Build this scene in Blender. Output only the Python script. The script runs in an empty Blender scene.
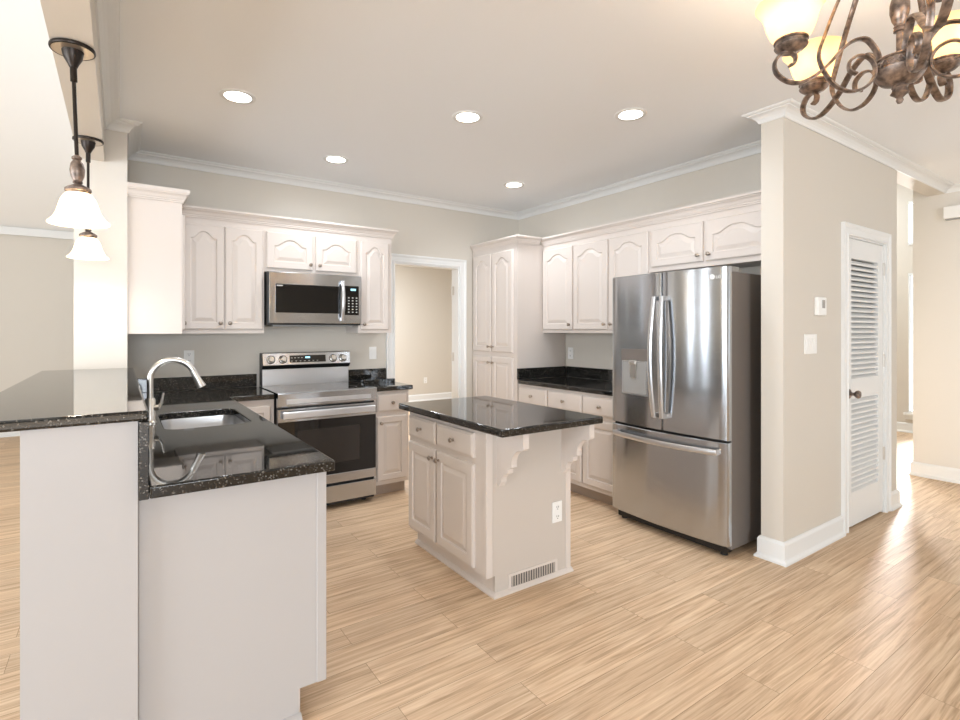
import bpy, bmesh, math, random
from mathutils import Vector, Matrix
random.seed(7)
PI = math.pi
S = bpy.context.scene
COL = S.collection

# ------------------------------------------------------------------ camera, world, daylight, fill lamps, exposure
cam_d = bpy.data.cameras.new('camera')
cam = bpy.data.objects.new('camera', cam_d)
COL.objects.link(cam)
cam.location = (-3.727, -4.627, 1.375)
cam.rotation_euler = (PI / 2, 0, -math.radians(34.613))
cam_d.sensor_width = 36.0
cam_d.lens = 521.158 / 960 * 36.0
cam_d.shift_y = -29.25 / 960
cam_d.clip_start = 0.02
S.camera = cam

S.view_settings.view_transform = 'Standard'
S.view_settings.look = 'None'
S.view_settings.gamma = 1.0
S.view_settings.use_curve_mapping = False
S.view_settings.exposure = 0.97

world = bpy.data.worlds.new('world')
S.world = world
world.use_nodes = True
wb = world.node_tree.nodes['Background']
wb.inputs['Color'].default_value = (0.93, 0.96, 1.0, 1)
wb.inputs['Strength'].default_value = 1.0


def area(name, loc, aim, sx, sy, watts, color=(1, 1, 1), spread=None):
    d = bpy.data.lights.new(name, 'AREA')
    d.shape = 'RECTANGLE'
    d.size, d.size_y = sx, sy
    d.energy = watts
    d.color = color
    if spread:
        d.spread = math.radians(spread)
    o = bpy.data.objects.new(name, d)
    COL.objects.link(o)
    o.location = loc
    o.rotation_euler = Vector(aim).to_track_quat('-Z', 'Y').to_euler()
    return o


# added fill lamps in unseen dining and sun room openings; foyer windows carry daylight
area('fill_dining', (-4.6, -11.98, 1.35), (0, 1, 0.3), 3.0, 2.2, 205, (0.84, 0.92, 1.0))  # added lamp behind the camera, tilted up to lift the ceiling
area('fill_dining_side', (2.55, -6.4, 1.5), (-1, 0, 0.35), 2.2, 2.1, 14, (0.84, 0.92, 1.0))  # added side fill in an unseen opening
for wy, ww, we in ((-5.4, 0.85, 36), (-4.3, 0.85, 36), (-3.2, 0.85, 36), (-2.1, 0.85, 36), (0.25, 0.16, 9), (1.05, 0.12, 7.5), (2.7, 0.14, 9)):
    area('fill_sunroom', (-8.48, wy, 1.5), (1, 0, 0.25), ww, 2.2, we * 1.1, (0.84, 0.92, 1.0))  # added lamps; the narrow ones make the streaks on the fridge
area('fill_back_room', (-0.8, 2.6, 2.88), (0, 0, -1), 0.9, 0.9, 90, (0.86, 0.93, 1.0))  # added unseen lamp to brighten the wall beyond the doorway
area('daylight_sidelight', (5.07, -2.27, 1.21), (-1, -0.24, -0.16), 0.30, 1.88, 11, (1, 0.98, 0.95), 50)
area('daylight_sidelight', (5.07, -1.10, 1.21), (-1, -0.50, -0.16), 0.45, 1.88, 12, (1, 0.98, 0.95), 55)
area('fill_foyer', (3.6, -1.4, 3.58), (0, 0, -1), 0.7, 0.7, 36, (0.9, 0.97, 1.0))  # added unseen lamp to brighten the foyer wall
area('daylight_transom', (5.07, -2.27, 2.82), (-1, 0, 0), 0.30, 0.58, 5, (1, 0.98, 0.95))


# ------------------------------------------------------------------ materials
def new_mat(name):
    m = bpy.data.materials.new(name)
    m.use_nodes = True
    return m, m.node_tree, m.node_tree.nodes['Principled BSDF']


def srgb(r, g, b):
    f = lambda c: (c / 255 / 12.92) if c <= 10 else ((c / 255 + 0.055) / 1.055) ** 2.4
    return (f(r), f(g), f(b), 1)


def flat(name, rgb, rough=0.5, metal=0.0, spec=0.5, bump=0.0, bscale=200, emit=None, estr=0, coat=0):
    m, nt, b = new_mat(name)
    b.inputs['Base Color'].default_value = srgb(*rgb)
    b.inputs['Roughness'].default_value = rough
    b.inputs['Metallic'].default_value = metal
    b.inputs['Specular IOR Level'].default_value = spec
    b.inputs['Coat Weight'].default_value = coat
    b.inputs['Coat Roughness'].default_value = 0.08
    if emit:
        b.inputs['Emission Color'].default_value = srgb(*emit)
        b.inputs['Emission Strength'].default_value = estr
    # slight procedural variation in tone and surface
    tc = nt.nodes.new('ShaderNodeTexCoord')
    n = nt.nodes.new('ShaderNodeTexNoise')
    n.inputs['Scale'].default_value = bscale
    nt.links.new(tc.outputs['Object'], n.inputs['Vector'])
    if bump:
        bp = nt.nodes.new('ShaderNodeBump')
        bp.inputs['Strength'].default_value = bump
        bp.inputs['Distance'].default_value = 0.002
        nt.links.new(n.outputs['Fac'], bp.inputs['Height'])
        nt.links.new(bp.outputs['Normal'], b.inputs['Normal'])
    else:
        mp = nt.nodes.new('ShaderNodeMapRange')
        mp.inputs['To Min'].default_value = max(0.0, rough - 0.02)
        mp.inputs['To Max'].default_value = rough + 0.02
        nt.links.new(n.outputs['Fac'], mp.inputs['Value'])
        nt.links.new(mp.outputs['Result'], b.inputs['Roughness'])
    return m


def steel(name, rgb, rough, aniso=0.0, rot=0.0):
    m, nt, b = new_mat(name)
    b.inputs['Base Color'].default_value = srgb(*rgb)
    b.inputs['Metallic'].default_value = 1.0
    b.inputs['Roughness'].default_value = rough
    tc = nt.nodes.new('ShaderNodeTexCoord')
    mp = nt.nodes.new('ShaderNodeMapping')
    mp.inputs['Scale'].default_value = (3, 3, 900)
    n = nt.nodes.new('ShaderNodeTexNoise')
    n.inputs['Scale'].default_value = 1.0
    n.inputs['Detail'].default_value = 3
    nt.links.new(tc.outputs['Object'], mp.inputs['Vector'])
    nt.links.new(mp.outputs['Vector'], n.inputs['Vector'])
    mr = nt.nodes.new('ShaderNodeMapRange')
    mr.inputs['To Min'].default_value = max(0.02, rough - 0.05)
    mr.inputs['To Max'].default_value = rough + 0.07
    nt.links.new(n.outputs['Fac'], mr.inputs['Value'])
    nt.links.new(mr.outputs['Result'], b.inputs['Roughness'])
    if aniso:
        b.inputs['Anisotropic'].default_value = aniso
        b.inputs['Anisotropic Rotation'].default_value = rot
        tg = nt.nodes.new('ShaderNodeTangent')
        tg.direction_type = 'RADIAL'
        tg.axis = 'Z'
        nt.links.new(tg.outputs['Tangent'], b.inputs['Tangent'])
    return m


def granite_mat():
    m, nt, b = new_mat('black_granite')
    tc = nt.nodes.new('ShaderNodeTexCoord')
    v = nt.nodes.new('ShaderNodeTexVoronoi')
    v.inputs['Scale'].default_value = 230
    n = nt.nodes.new('ShaderNodeTexNoise')
    n.inputs['Scale'].default_value = 130
    n.inputs['Detail'].default_value = 4
    nt.links.new(tc.outputs['Object'], v.inputs['Vector'])
    nt.links.new(tc.outputs['Object'], n.inputs['Vector'])
    r = nt.nodes.new('ShaderNodeValToRGB')
    e = r.color_ramp.elements
    e[0].position, e[0].color = 0.50, (0.007, 0.007, 0.0065, 1)
    e[1].position, e[1].color = 0.80, (0.11, 0.095, 0.078, 1)
    k = r.color_ramp.elements.new(0.60)
    k.color = (0.012, 0.011, 0.0095, 1)
    nt.links.new(n.outputs['Fac'], r.inputs['Fac'])
    r2 = nt.nodes.new('ShaderNodeValToRGB')
    f = r2.color_ramp.elements
    f[0].position, f[0].color = 0.90, (0, 0, 0, 1)
    f[1].position, f[1].color = 0.97, (0.15, 0.14, 0.125, 1)
    sp = nt.nodes.new('ShaderNodeSeparateColor')
    nt.links.new(v.outputs['Color'], sp.inputs['Color'])
    nt.links.new(sp.outputs['Red'], r2.inputs['Fac'])
    mx = nt.nodes.new('ShaderNodeMix')
    mx.data_type = 'RGBA'
    mx.blend_type = 'ADD'
    mx.inputs[0].default_value = 1.0
    nt.links.new(r.outputs['Color'], mx.inputs[6])
    nt.links.new(r2.outputs['Color'], mx.inputs[7])
    nt.links.new(mx.outputs[2], b.inputs['Base Color'])
    rr = nt.nodes.new('ShaderNodeMapRange')
    rr.inputs['From Min'].default_value = 0.35
    rr.inputs['From Max'].default_value = 0.7
    rr.inputs['To Min'].default_value = 0.02
    rr.inputs['To Max'].default_value = 0.06
    nt.links.new(n.outputs['Fac'], rr.inputs['Value'])
    nt.links.new(rr.outputs['Result'], b.inputs['Roughness'])
    b.inputs['Specular IOR Level'].default_value = 0.6
    return m


def floor_mat():
    m, nt, b = new_mat('oak_vinyl_planks')
    tc = nt.nodes.new('ShaderNodeTexCoord')
    br = nt.nodes.new('ShaderNodeTexBrick')
    br.offset = 0.37
    br.inputs['Scale'].default_value = 1.0
    br.inputs['Brick Width'].default_value = 1.22
    br.inputs['Row Height'].default_value = 0.152
    br.inputs['Mortar Size'].default_value = 0.0009
    br.inputs['Mortar Smooth'].default_value = 0.0
    br.inputs['Color1'].default_value = (0, 0, 0, 1)
    br.inputs['Color2'].default_value = (1, 1, 1, 1)
    br.inputs['Mortar'].default_value = (0.2, 0.2, 0.2, 1)
    nt.links.new(tc.outputs['Object'], br.inputs['Vector'])
    # plank number shifts the grain so that each plank has its own
    cmb = nt.nodes.new('ShaderNodeCombineXYZ')
    ml = nt.nodes.new('ShaderNodeMath')
    ml.operation = 'MULTIPLY'
    ml.inputs[1].default_value = 37.0
    nt.links.new(br.outputs['Color'], ml.inputs[0])
    nt.links.new(ml.outputs[0], cmb.inputs['Z'])
    nt.links.new(ml.outputs[0], cmb.inputs['X'])
    add = nt.nodes.new('ShaderNodeVectorMath')
    nt.links.new(tc.outputs['Object'], add.inputs[0])
    nt.links.new(cmb.outputs[0], add.inputs[1])
    mp = nt.nodes.new('ShaderNodeMapping')
    mp.inputs['Scale'].default_value = (1.5, 40, 1)
    nt.links.new(add.outputs[0], mp.inputs['Vector'])
    n = nt.nodes.new('ShaderNodeTexNoise')
    n.inputs['Scale'].default_value = 1.4
    n.inputs['Detail'].default_value = 8
    n.inputs['Roughness'].default_value = 0.62
    n.inputs['Distortion'].default_value = 0.7
    nt.links.new(mp.outputs[0], n.inputs['Vector'])
    r = nt.nodes.new('ShaderNodeValToRGB')
    e = r.color_ramp.elements
    e[0].position, e[0].color = 0.30, srgb(176, 146, 114)
    e[1].position, e[1].color = 0.72, srgb(236, 212, 182)
    k = e.new(0.45)
    k.color = srgb(206, 175, 143)
    k = e.new(0.56)
    k.color = srgb(221, 193, 161)
    nt.links.new(n.outputs['Fac'], r.inputs['Fac'])
    tint = nt.nodes.new('ShaderNodeMapRange')
    tint.inputs['To Min'].default_value = 0.92
    tint.inputs['To Max'].default_value = 1.05
    nt.links.new(br.outputs['Color'], tint.inputs['Value'])
    mx = nt.nodes.new('ShaderNodeVectorMath')
    mx.operation = 'SCALE'
    nt.links.new(r.outputs['Color'], mx.inputs[0])
    nt.links.new(tint.outputs[0], mx.inputs['Scale'])
    # thin dark seam between planks
    mo = nt.nodes.new('ShaderNodeMix')
    mo.data_type = 'RGBA'
    mo.inputs[7].default_value = srgb(150, 118, 90)
    nt.links.new(br.outputs['Fac'], mo.inputs[0])
    nt.links.new(mx.outputs[0], mo.inputs[6])
    nt.links.new(mo.outputs[2], b.inputs['Base Color'])
    b.inputs['Roughness'].default_value = 0.5
    b.inputs['Specular IOR Level'].default_value = 0.35
    bp = nt.nodes.new('ShaderNodeBump')
    bp.inputs['Strength'].default_value = 0.08
    bp.inputs['Distance'].default_value = 0.003
    nt.links.new(n.outputs['Fac'], bp.inputs['Height'])
    nt.links.new(bp.outputs['Normal'], b.inputs['Normal'])
    return m


def bronze_mat():
    m, nt, b = new_mat('antique_bronze')
    tc = nt.nodes.new('ShaderNodeTexCoord')
    n = nt.nodes.new('ShaderNodeTexNoise')
    n.inputs['Scale'].default_value = 45
    n.inputs['Detail'].default_value = 4
    nt.links.new(tc.outputs['Object'], n.inputs['Vector'])
    r = nt.nodes.new('ShaderNodeValToRGB')
    e = r.color_ramp.elements
    e[0].position, e[0].color = 0.35, srgb(92, 82, 76)
    e[1].position, e[1].color = 0.75, srgb(176, 156, 142)
    nt.links.new(n.outputs['Fac'], r.inputs['Fac'])
    nt.links.new(r.outputs['Color'], b.inputs['Base Color'])
    b.inputs['Metallic'].default_value = 0.75
    b.inputs['Roughness'].default_value = 0.42
    return m


def shade_mat(name, rgb, emit, estr):
    m, nt, b = new_mat(name)
    out = nt.nodes['Material Output']
    b.inputs['Base Color'].default_value = srgb(*rgb)
    b.inputs['Roughness'].default_value = 0.3
    b.inputs['Emission Color'].default_value = srgb(*emit)
    b.inputs['Emission Strength'].default_value = estr
    tr = nt.nodes.new('ShaderNodeBsdfTranslucent')
    tc = nt.nodes.new('ShaderNodeTexCoord')
    n = nt.nodes.new('ShaderNodeTexNoise')
    n.inputs['Scale'].default_value = 14
    n.inputs['Detail'].default_value = 3
    nt.links.new(tc.outputs['Object'], n.inputs['Vector'])
    r = nt.nodes.new('ShaderNodeValToRGB')
    c = srgb(*rgb)
    r.color_ramp.elements[0].color = (c[0] * 0.9, c[1] * 0.86, c[2] * 0.78, 1)
    r.color_ramp.elements[1].color = c
    nt.links.new(n.outputs['Fac'], r.inputs['Fac'])
    nt.links.new(r.outputs['Color'], tr.inputs['Color'])
    mx = nt.nodes.new('ShaderNodeMixShader')
    mx.inputs[0].default_value = 0.6
    nt.links.new(b.outputs[0], mx.inputs[1])
    nt.links.new(tr.outputs[0], mx.inputs[2])
    nt.links.new(mx.outputs[0], out.inputs['Surface'])
    return m


M = dict(
    wall=flat('greige_wall_paint', (211, 204, 193), 0.42, spec=0.35, bump=0.05, bscale=350),
    wall_pale=flat('pale_wall_paint', (220, 214, 205), 0.5, spec=0.35, bump=0.05, bscale=350),
    ceil=flat('white_ceiling_paint', (245, 247, 249), 0.85, spec=0.2, bump=0.05, bscale=300),
    ceil_warm=flat('warm_white_ceiling_paint', (246, 243, 238), 0.85, spec=0.2, bump=0.05, bscale=300),
    trim=flat('white_trim_paint', (230, 230, 228), 0.35, spec=0.4),
    cab=flat('cream_cabinet_paint', (216, 206, 198), 0.38, spec=0.4),
    panel=flat('shaded_panel_paint', (186, 182, 180), 0.45, spec=0.35),  # colour darkened to hold the shade on panels facing the camera
    endpanel=flat('shaded_island_panel_paint', (201, 192, 183), 0.42, spec=0.35),  # cabinet cream with the shade of the island end put in
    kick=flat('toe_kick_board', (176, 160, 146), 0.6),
    granite=granite_mat(),
    floor=floor_mat(),
    steel=steel('brushed_stainless', (190, 193, 197), 0.17, 0.92, 0.25),
    steel_plain=steel('satin_stainless', (212, 213, 215), 0.30),
    chrome=steel('brushed_nickel', (212, 208, 202), 0.30),
    side=flat('grey_fridge_side', (112, 104, 98), 0.4),
    dark=flat('black_plastic', (18, 18, 18), 0.4),
    glass=flat('black_oven_glass', (12, 11, 11), 0.04, spec=0.6),
    window=flat('dark_oven_window', (40, 36, 33), 0.06, spec=0.6),
    grey=flat('grey_plastic', (150, 148, 145), 0.35),
    white=flat('white_plastic', (240, 239, 236), 0.35),
    slot=flat('socket_slot', (70, 66, 62), 0.6),
    bronze=bronze_mat(),
    darkbronze=flat('dark_bronze', (52, 46, 42), 0.38, metal=0.8),
    canopy=flat('brushed_pewter_plate', (196, 182, 166), 0.35, metal=0.8),
    knob=flat('pewter_knob', (172, 160, 148), 0.28, metal=1.0),
    shade=shade_mat('white_frosted_shade_glass', (255, 248, 232), (255, 236, 205), 1.2),
    amber=shade_mat('amber_alabaster_glass', (252, 232, 196), (255, 222, 172), 0.30),
    lens=flat('lit_lens', (255, 255, 255), 0.5, emit=(255, 250, 240), estr=6),
    display=flat('lit_display', (30, 40, 46), 0.3, emit=(150, 210, 235), estr=1.2),
    mark=flat('printed_mark', (205, 203, 198), 0.5),
    grille=flat('pale_vent_grille', (186, 176, 166), 0.5),
)


# ------------------------------------------------------------------ mesh builder
class MB:
    def __init__(s):
        s.bm = bmesh.new()

    def box(s, x0, x1, y0, y1, z0, z1, bev=0.0, seg=2, mat=None):
        x0, x1 = min(x0, x1), max(x0, x1)
        y0, y1 = min(y0, y1), max(y0, y1)
        z0, z1 = min(z0, z1), max(z0, z1)
        r = bmesh.ops.create_cube(s.bm, size=1.0)
        vs = r['verts']
        for v in vs:
            v.co = Vector(((x0 + x1) / 2 + v.co.x * (x1 - x0), (y0 + y1) / 2 + v.co.y * (y1 - y0), (z0 + z1) / 2 + v.co.z * (z1 - z0)))
        if bev:
            es = list({e for v in vs for e in v.link_edges})
            bmesh.ops.bevel(s.bm, geom=es, offset=bev, segments=seg, profile=0.5, affect='EDGES')
        elif mat is not None:
            bmesh.ops.transform(s.bm, matrix=mat, verts=vs)
        return s

    def loops(s, loops, cap0=True, cap1=True, closed=True):
        bm = s.bm
        L = [[bm.verts.new(Vector(p)) for p in lp] for lp in loops]
        n = len(L[0])
        for a, b in zip(L, L[1:]):
            for i in range(n if closed else n - 1):
                j = (i + 1) % n
                try:
                    bm.faces.new((a[i], a[j], b[j], b[i]))
                except ValueError:
                    pass
        if cap0:
            bm.faces.new(list(reversed(L[0])))
        if cap1:
            bm.faces.new(L[-1])
        return s

    def lathe(s, prof, c=(0, 0, 0), axis='z', n=24, cap0=True, cap1=True):
        lps = []
        for r, h in prof:
            lp = []
            for i in range(n):
                a = 2 * PI * i / n
                u, v = max(r, 1e-5) * math.cos(a), max(r, 1e-5) * math.sin(a)
                p = {'z': (u, v, h), 'y': (u, h, v), '-y': (v, -h, u), 'x': (h, u, v), '-x': (-h, v, u)}[axis]
                lp.append((p[0] + c[0], p[1] + c[1], p[2] + c[2]))
            lps.append(lp)
        return s.loops(lps, cap0, cap1)

    def prism(s, pts, axis, a, b):
        """pts: 2-D outline; axis 'x': (y,z), 'y': (x,z), 'z': (x,y)."""
        f = {'x': lambda p, t: (t, p[0], p[1]), 'y': lambda p, t: (p[0], t, p[1]), 'z': lambda p, t: (p[0], p[1], t)}[axis]
        return s.loops([[f(p, a) for p in pts], [f(p, b) for p in pts]])

    def tube(s, path, r, n=12, cap=True):
        P = [Vector(p) for p in path]
        rs = r if isinstance(r, (list, tuple)) else [r] * len(P)
        T = []
        for i in range(len(P)):
            t = (P[min(i + 1, len(P) - 1)] - P[max(i - 1, 0)])
            T.append(t.normalized())
        up = Vector((0, 0, 1)) if abs(T[0].z) < 0.9 else Vector((1, 0, 0))
        nrm = (up - T[0] * up.dot(T[0])).normalized()
        lps = []
        for i, p in enumerate(P):
            nrm = (nrm - T[i] * nrm.dot(T[i])).normalized()
            bi = T[i].cross(nrm)
            lps.append([p + (nrm * math.cos(2 * PI * k / n) + bi * math.sin(2 * PI * k / n)) * rs[i] for k in range(n)])
        return s.loops(lps, cap, cap)

    def strap(s, path, side, w, t, taper=1.0):
        """flat bar: path 3-D, side = unit vector across the bar's width."""
        P = [Vector(p) for p in path]
        sd = Vector(side)
        lps = []
        for i, p in enumerate(P):
            tg = (P[min(i + 1, len(P) - 1)] - P[max(i - 1, 0)]).normalized()
            nn = tg.cross(sd).normalized()
            q = i / (len(P) - 1)
            k = 1 - (1 - taper) * q
            ww, tt = w / 2 * k, t / 2
            lps.append([p + sd * ww + nn * tt * 0.5, p + sd * ww * 0.5 + nn * tt, p - sd * ww * 0.5 + nn * tt, p - sd * ww + nn * tt * 0.5,
                        p - sd * ww - nn * tt * 0.5, p - sd * ww * 0.5 - nn * tt, p + sd * ww * 0.5 - nn * tt, p + sd * ww - nn * tt * 0.5])
        return s.loops(lps)

    def sweep(s, path, prof, closed=False):
        """prof (out, z) swept along a plan path with mitred corners; the room lies to the right of the path."""
        P = [Vector((p[0], p[1])) for p in path]
        n = len(P)
        lps = []
        for i in range(n):
            d0 = (P[i] - P[i - 1]).normalized() if i > 0 else None
            d1 = (P[i + 1] - P[i]).normalized() if i < n - 1 else None
            d0 = d0 or d1
            d1 = d1 or d0
            n0, n1 = Vector((d0.y, -d0.x)), Vector((d1.y, -d1.x))
            m = (n0 + n1).normalized()
            m = m / max(0.2, m.dot(n0))
            lps.append([(P[i].x + m.x * o, P[i].y + m.y * o, z) for o, z in prof])
        return s.loops(lps)

    def build(s, name, mat, parent=None, smooth=True, angle=35, loc=None, flat_above=1e9, flat_level=False):
        bm = s.bm
        bmesh.ops.recalc_face_normals(bm, faces=bm.faces)
        me = bpy.data.meshes.new(name)
        bm.to_mesh(me)
        bm.free()
        me.materials.append(mat)
        if smooth:
            for p in me.polygons:
                p.use_smooth = True
            me.set_sharp_from_angle(angle=math.radians(angle))
            for p in me.polygons:
                if p.area > flat_above or (flat_level and (abs(p.normal.z) > 0.995 or abs(p.normal.z) < 0.02)):
                    p.use_smooth = False
        o = bpy.data.objects.new(name, me)
        COL.objects.link(o)
        if parent:
            o.parent = parent
        if loc:
            o.location = loc
        return o


def tag(o, label, cat, group=None, kind=None):
    o['label'] = label
    o['category'] = cat
    if group:
        o['group'] = group
    if kind:
        o['kind'] = kind
    return o


def thing(name, label, cat, loc=(0, 0, 0), rz=0.0, group=None):
    o = bpy.data.objects.new(name, None)
    o.empty_display_size = 0.1
    COL.objects.link(o)
    o.location = loc
    o.rotation_euler = (0, 0, rz)
    return tag(o, label, cat, group)


def struct(o):
    o['kind'] = 'structure'
    return o


def copy_tree(o, parent=None):
    c = o.copy()
    COL.objects.link(c)
    if parent:
        c.parent = parent
    for ch in list(o.children):
        copy_tree(ch, c)
    return c


def wbox(name, *a, mat='wall', **k):
    return struct(MB().box(*a, **k).build(name, M[mat], smooth=False))


# ------------------------------------------------------------------ room shell
CZ = 2.695
wbox('floor', -8.7, 5.3, -12.2, 4.6, -0.1, 0.0, mat='floor')
m = MB().box(-3.93, 1.24, -12.2, 0.12, CZ, CZ + 0.1).box(1.24, 2.56, -12.2, -3.04, CZ, CZ + 0.1)
struct(m.build('ceiling', M['ceil'], smooth=False))

# range wall with the doorway
m = MB()
m.box(-3.69, -1.55, 0.0, 0.12, 0, CZ)
m.box(-1.55, -0.80, 0.0, 0.12, 2.04, CZ)
m.box(-0.80, 0.12, 0.0, 0.12, 0, CZ)
struct(m.build('wall_back', M['wall'], smooth=False))
wbox('wall_right', 0.0, 0.12, -2.986, 0.0, 0, CZ)
# wall with the louvred door
m = MB()
m.box(-0.513, 0.357, -3.116, -2.986, 0, CZ)
m.box(0.357, 1.036, -3.116, -2.986, 2.03, CZ)
m.box(1.036, 1.297, -3.116, -2.986, 0, CZ)
m.box(1.297, 2.5, -3.116, -2.986, 2.634, 3.6)
struct(m.build('wall_pantry', M['wall'], smooth=False))
m = MB().box(2.5, 2.62, -5.3, -2.88, 0, 3.6).box(2.5, 2.62, -12.2, -7.5, 0, 3.6).box(2.5, 2.62, -7.5, -5.3, 0, 0.45).box(2.5, 2.62, -7.5, -5.3, 2.55, 3.6)
struct(m.build('wall_hall', M['wall_pale'], smooth=False))
wbox('wall_closet', 1.18, 1.297, -2.986, 0.9, 0, 3.6)
wbox('wall_closet_back', 0.12, 1.18, -1.0, -0.9, 0, CZ)
# foyer
m = MB()
FX = 5.04
m.box(FX, FX + 0.12, -2.12, -1.33, 0, 3.6)
m.box(FX, FX + 0.12, -2.42, -2.12, 0, 0.27)
m.box(FX, FX + 0.12, -2.42, -2.12, 2.15, 2.53)
m.box(FX, FX + 0.12, -2.42, -2.12, 3.12, 3.6)
m.box(FX, FX + 0.12, -12.2, -2.42, 0, 3.6)
m.box(FX, FX + 0.12, -1.33, -0.87, 0, 0.27)
m.box(FX, FX + 0.12, -1.33, -0.87, 2.15, 3.6)
m.box(FX, FX + 0.12, -0.87, 1.0, 0, 3.6)
struct(m.build('wall_foyer', M['wall'], smooth=False))
wbox('wall_foyer_back', 1.18, 5.16, 0.9, 1.0, 0, 3.6)
wbox('ceiling_foyer', 1.18, 5.2, -12.2, 1.0, 3.6, 3.7, mat='ceil')
# far wall seen through the doorway and in the sun room
wbox('wall_far', -8.7, 5.2, 4.42, 4.54, 0, 2.9)
wbox('wall_back_room', 2.6, 2.72, 1.0, 4.42, 0, 2.9)
wbox('ceiling_far', -3.93, 2.72, 0.12, 4.54, 2.9, 3.0, mat='ceil')
# stub of wall at the end of the bar, and the beam above the bar
wbox('wall_left', -3.96, -3.69, -0.62, 4.42, 0, 2.9, mat='wall_pale')
wbox('wall_beam', -3.938, -3.808, -12.2, -0.62, 2.43, 6.8, mat='wall_pale')
wbox('wall_gable', -3.96, -3.80, -0.62, 4.42, 2.9, 6.8, mat='ceil')
# half wall that carries the bar
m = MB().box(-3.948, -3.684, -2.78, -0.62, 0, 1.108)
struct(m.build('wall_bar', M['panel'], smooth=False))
# sun room: side wall, rear wall and a vaulted ceiling
m = MB()
ys = [-12.2]
for wy, ww in ((-5.4, 0.86), (-4.3, 0.86), (-3.2, 0.86), (-2.1, 0.86), (0.25, 0.17), (1.05, 0.13), (2.7, 0.15)):  # openings follow the added fill lamps; slits only serve the fridge streaks
    ys += [wy - ww / 2, wy + ww / 2]
ys.append(4.6)
for k in range(0, len(ys), 2):
    m.box(-8.7, -8.5, ys[k], ys[k + 1], 0, 6.8)
for k in range(1, len(ys) - 1, 2):
    m.box(-8.7, -8.5, ys[k], ys[k + 1], 0, 0.38).box(-8.7, -8.5, ys[k], ys[k + 1], 2.62, 6.8)
struct(m.build('wall_sunroom', M['wall'], smooth=False))
m = MB()
for x0, x1, z0, z1 in ((-8.7, -7.75, 0, 6.8), (-7.75, -6.25, 0, 0.5), (-7.75, -6.25, 2.7, 6.8), (-6.25, -6.1, 0, 6.8), (-6.1, -3.1, 0, 0.4), (-6.1, -3.1, 2.6, 6.8), (-3.1, 5.2, 0, 6.8)):
    m.box(x0, x1, -12.2, -12.0, z0, z1)
struct(m.build('wall_rear', M['wall'], smooth=False))
m = MB()
m.prism([(4.45, 2.70), (4.45, 2.80), (-2.0, 6.8), (-2.0, 6.7)], 'x', -8.7, -3.93)
m.box(-8.7, -3.93, -12.2, -2.0, 6.7, 6.8)
struct(m.build('ceiling_sunroom', M['ceil_warm'], smooth=False))

# mouldings
CROWN = [(0, CZ - 0.062), (0.008, CZ - 0.062), (0.012, CZ - 0.056), (0.014, CZ - 0.050), (0.022, CZ - 0.038), (0.036, CZ - 0.026),
         (0.054, CZ - 0.019), (0.058, CZ - 0.018), (0.058, CZ - 0.013), (0.070, CZ - 0.010), (0.078, CZ - 0.005), (0.080, CZ - 0.0005), (0, CZ - 0.0005)]
m = MB().sweep([(-3.808, -12.0), (-3.808, -0.62), (-3.69, -0.62), (-3.69, 0), (0, 0), (0, -2.986), (-0.513, -2.986), (-0.513, -3.116), (2.5, -3.116), (2.5, -12.0)], CROWN)
struct(m.build('trim_1', M['trim'], smooth=False))
BASE = [(0, 0), (0.030, 0), (0.030, 0.012), (0.018, 0.024), (0.016, 0.030), (0.016, 0.112), (0.010, 0.124), (0.004, 0.130), (0, 0.130)]
struct(MB().sweep([(-0.10, -2.986), (-0.513, -2.986), (-0.513, -3.116), (0.278, -3.116)], BASE).build('baseboard_pantry', M['trim'], smooth=False))
struct(MB().sweep([(1.116, -3.116), (1.297, -3.116), (1.297, -2.986)], BASE).build('baseboard_corner', M['trim'], smooth=False))
struct(MB().sweep([(2.62, -2.88), (2.5, -2.88), (2.5, -12.0)], BASE).build('baseboard_hall', M['trim'], smooth=False))
struct(MB().sweep([(FX, 0.9), (FX, -12.0)], BASE).build('baseboard_foyer', M['trim'], smooth=False))
struct(MB().sweep([(-8.5, 4.42), (-3.96, 4.42)], BASE).build('baseboard_sunroom', M['trim'], smooth=False))
struct(MB().sweep([(-3.69, 4.42), (2.6, 4.42)], BASE).build('baseboard_far', M['trim'], smooth=False))
struct(MB().sweep([(-8.5, 4.42), (-3.96, 4.42)], [(0, 2.62), (0.05, 2.62), (0.05, 2.72), (0, 2.72)]).build('trim_2', M['trim'], smooth=False))


def casing(name, x0, x1, ztop, y, w=0.08, axis='y'):
    """three-sided door casing on a wall facing -y around x0..x1."""
    prof = [(0, 0), (0.018, 0), (0.020, 0.010), (0.014, 0.016), (0.014, 0.052), (0.020, 0.060), (0.024, 0.070), (0.022, 0.08), (0, 0.08)]
    pr = [(d, o * w / 0.08) for d, o in prof]
    L = []
    for (x, z, sx, sz) in ((x0, 0.0, -1, 0), (x0, ztop, -1, 1), (x1, ztop, 1, 1), (x1, 0.0, 1, 0)):
        L.append([(x + sx * o, y - d, z + sz * o) for d, o in pr])
    return struct(MB().loops(L).build(name, M['trim'], smooth=False))


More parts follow.
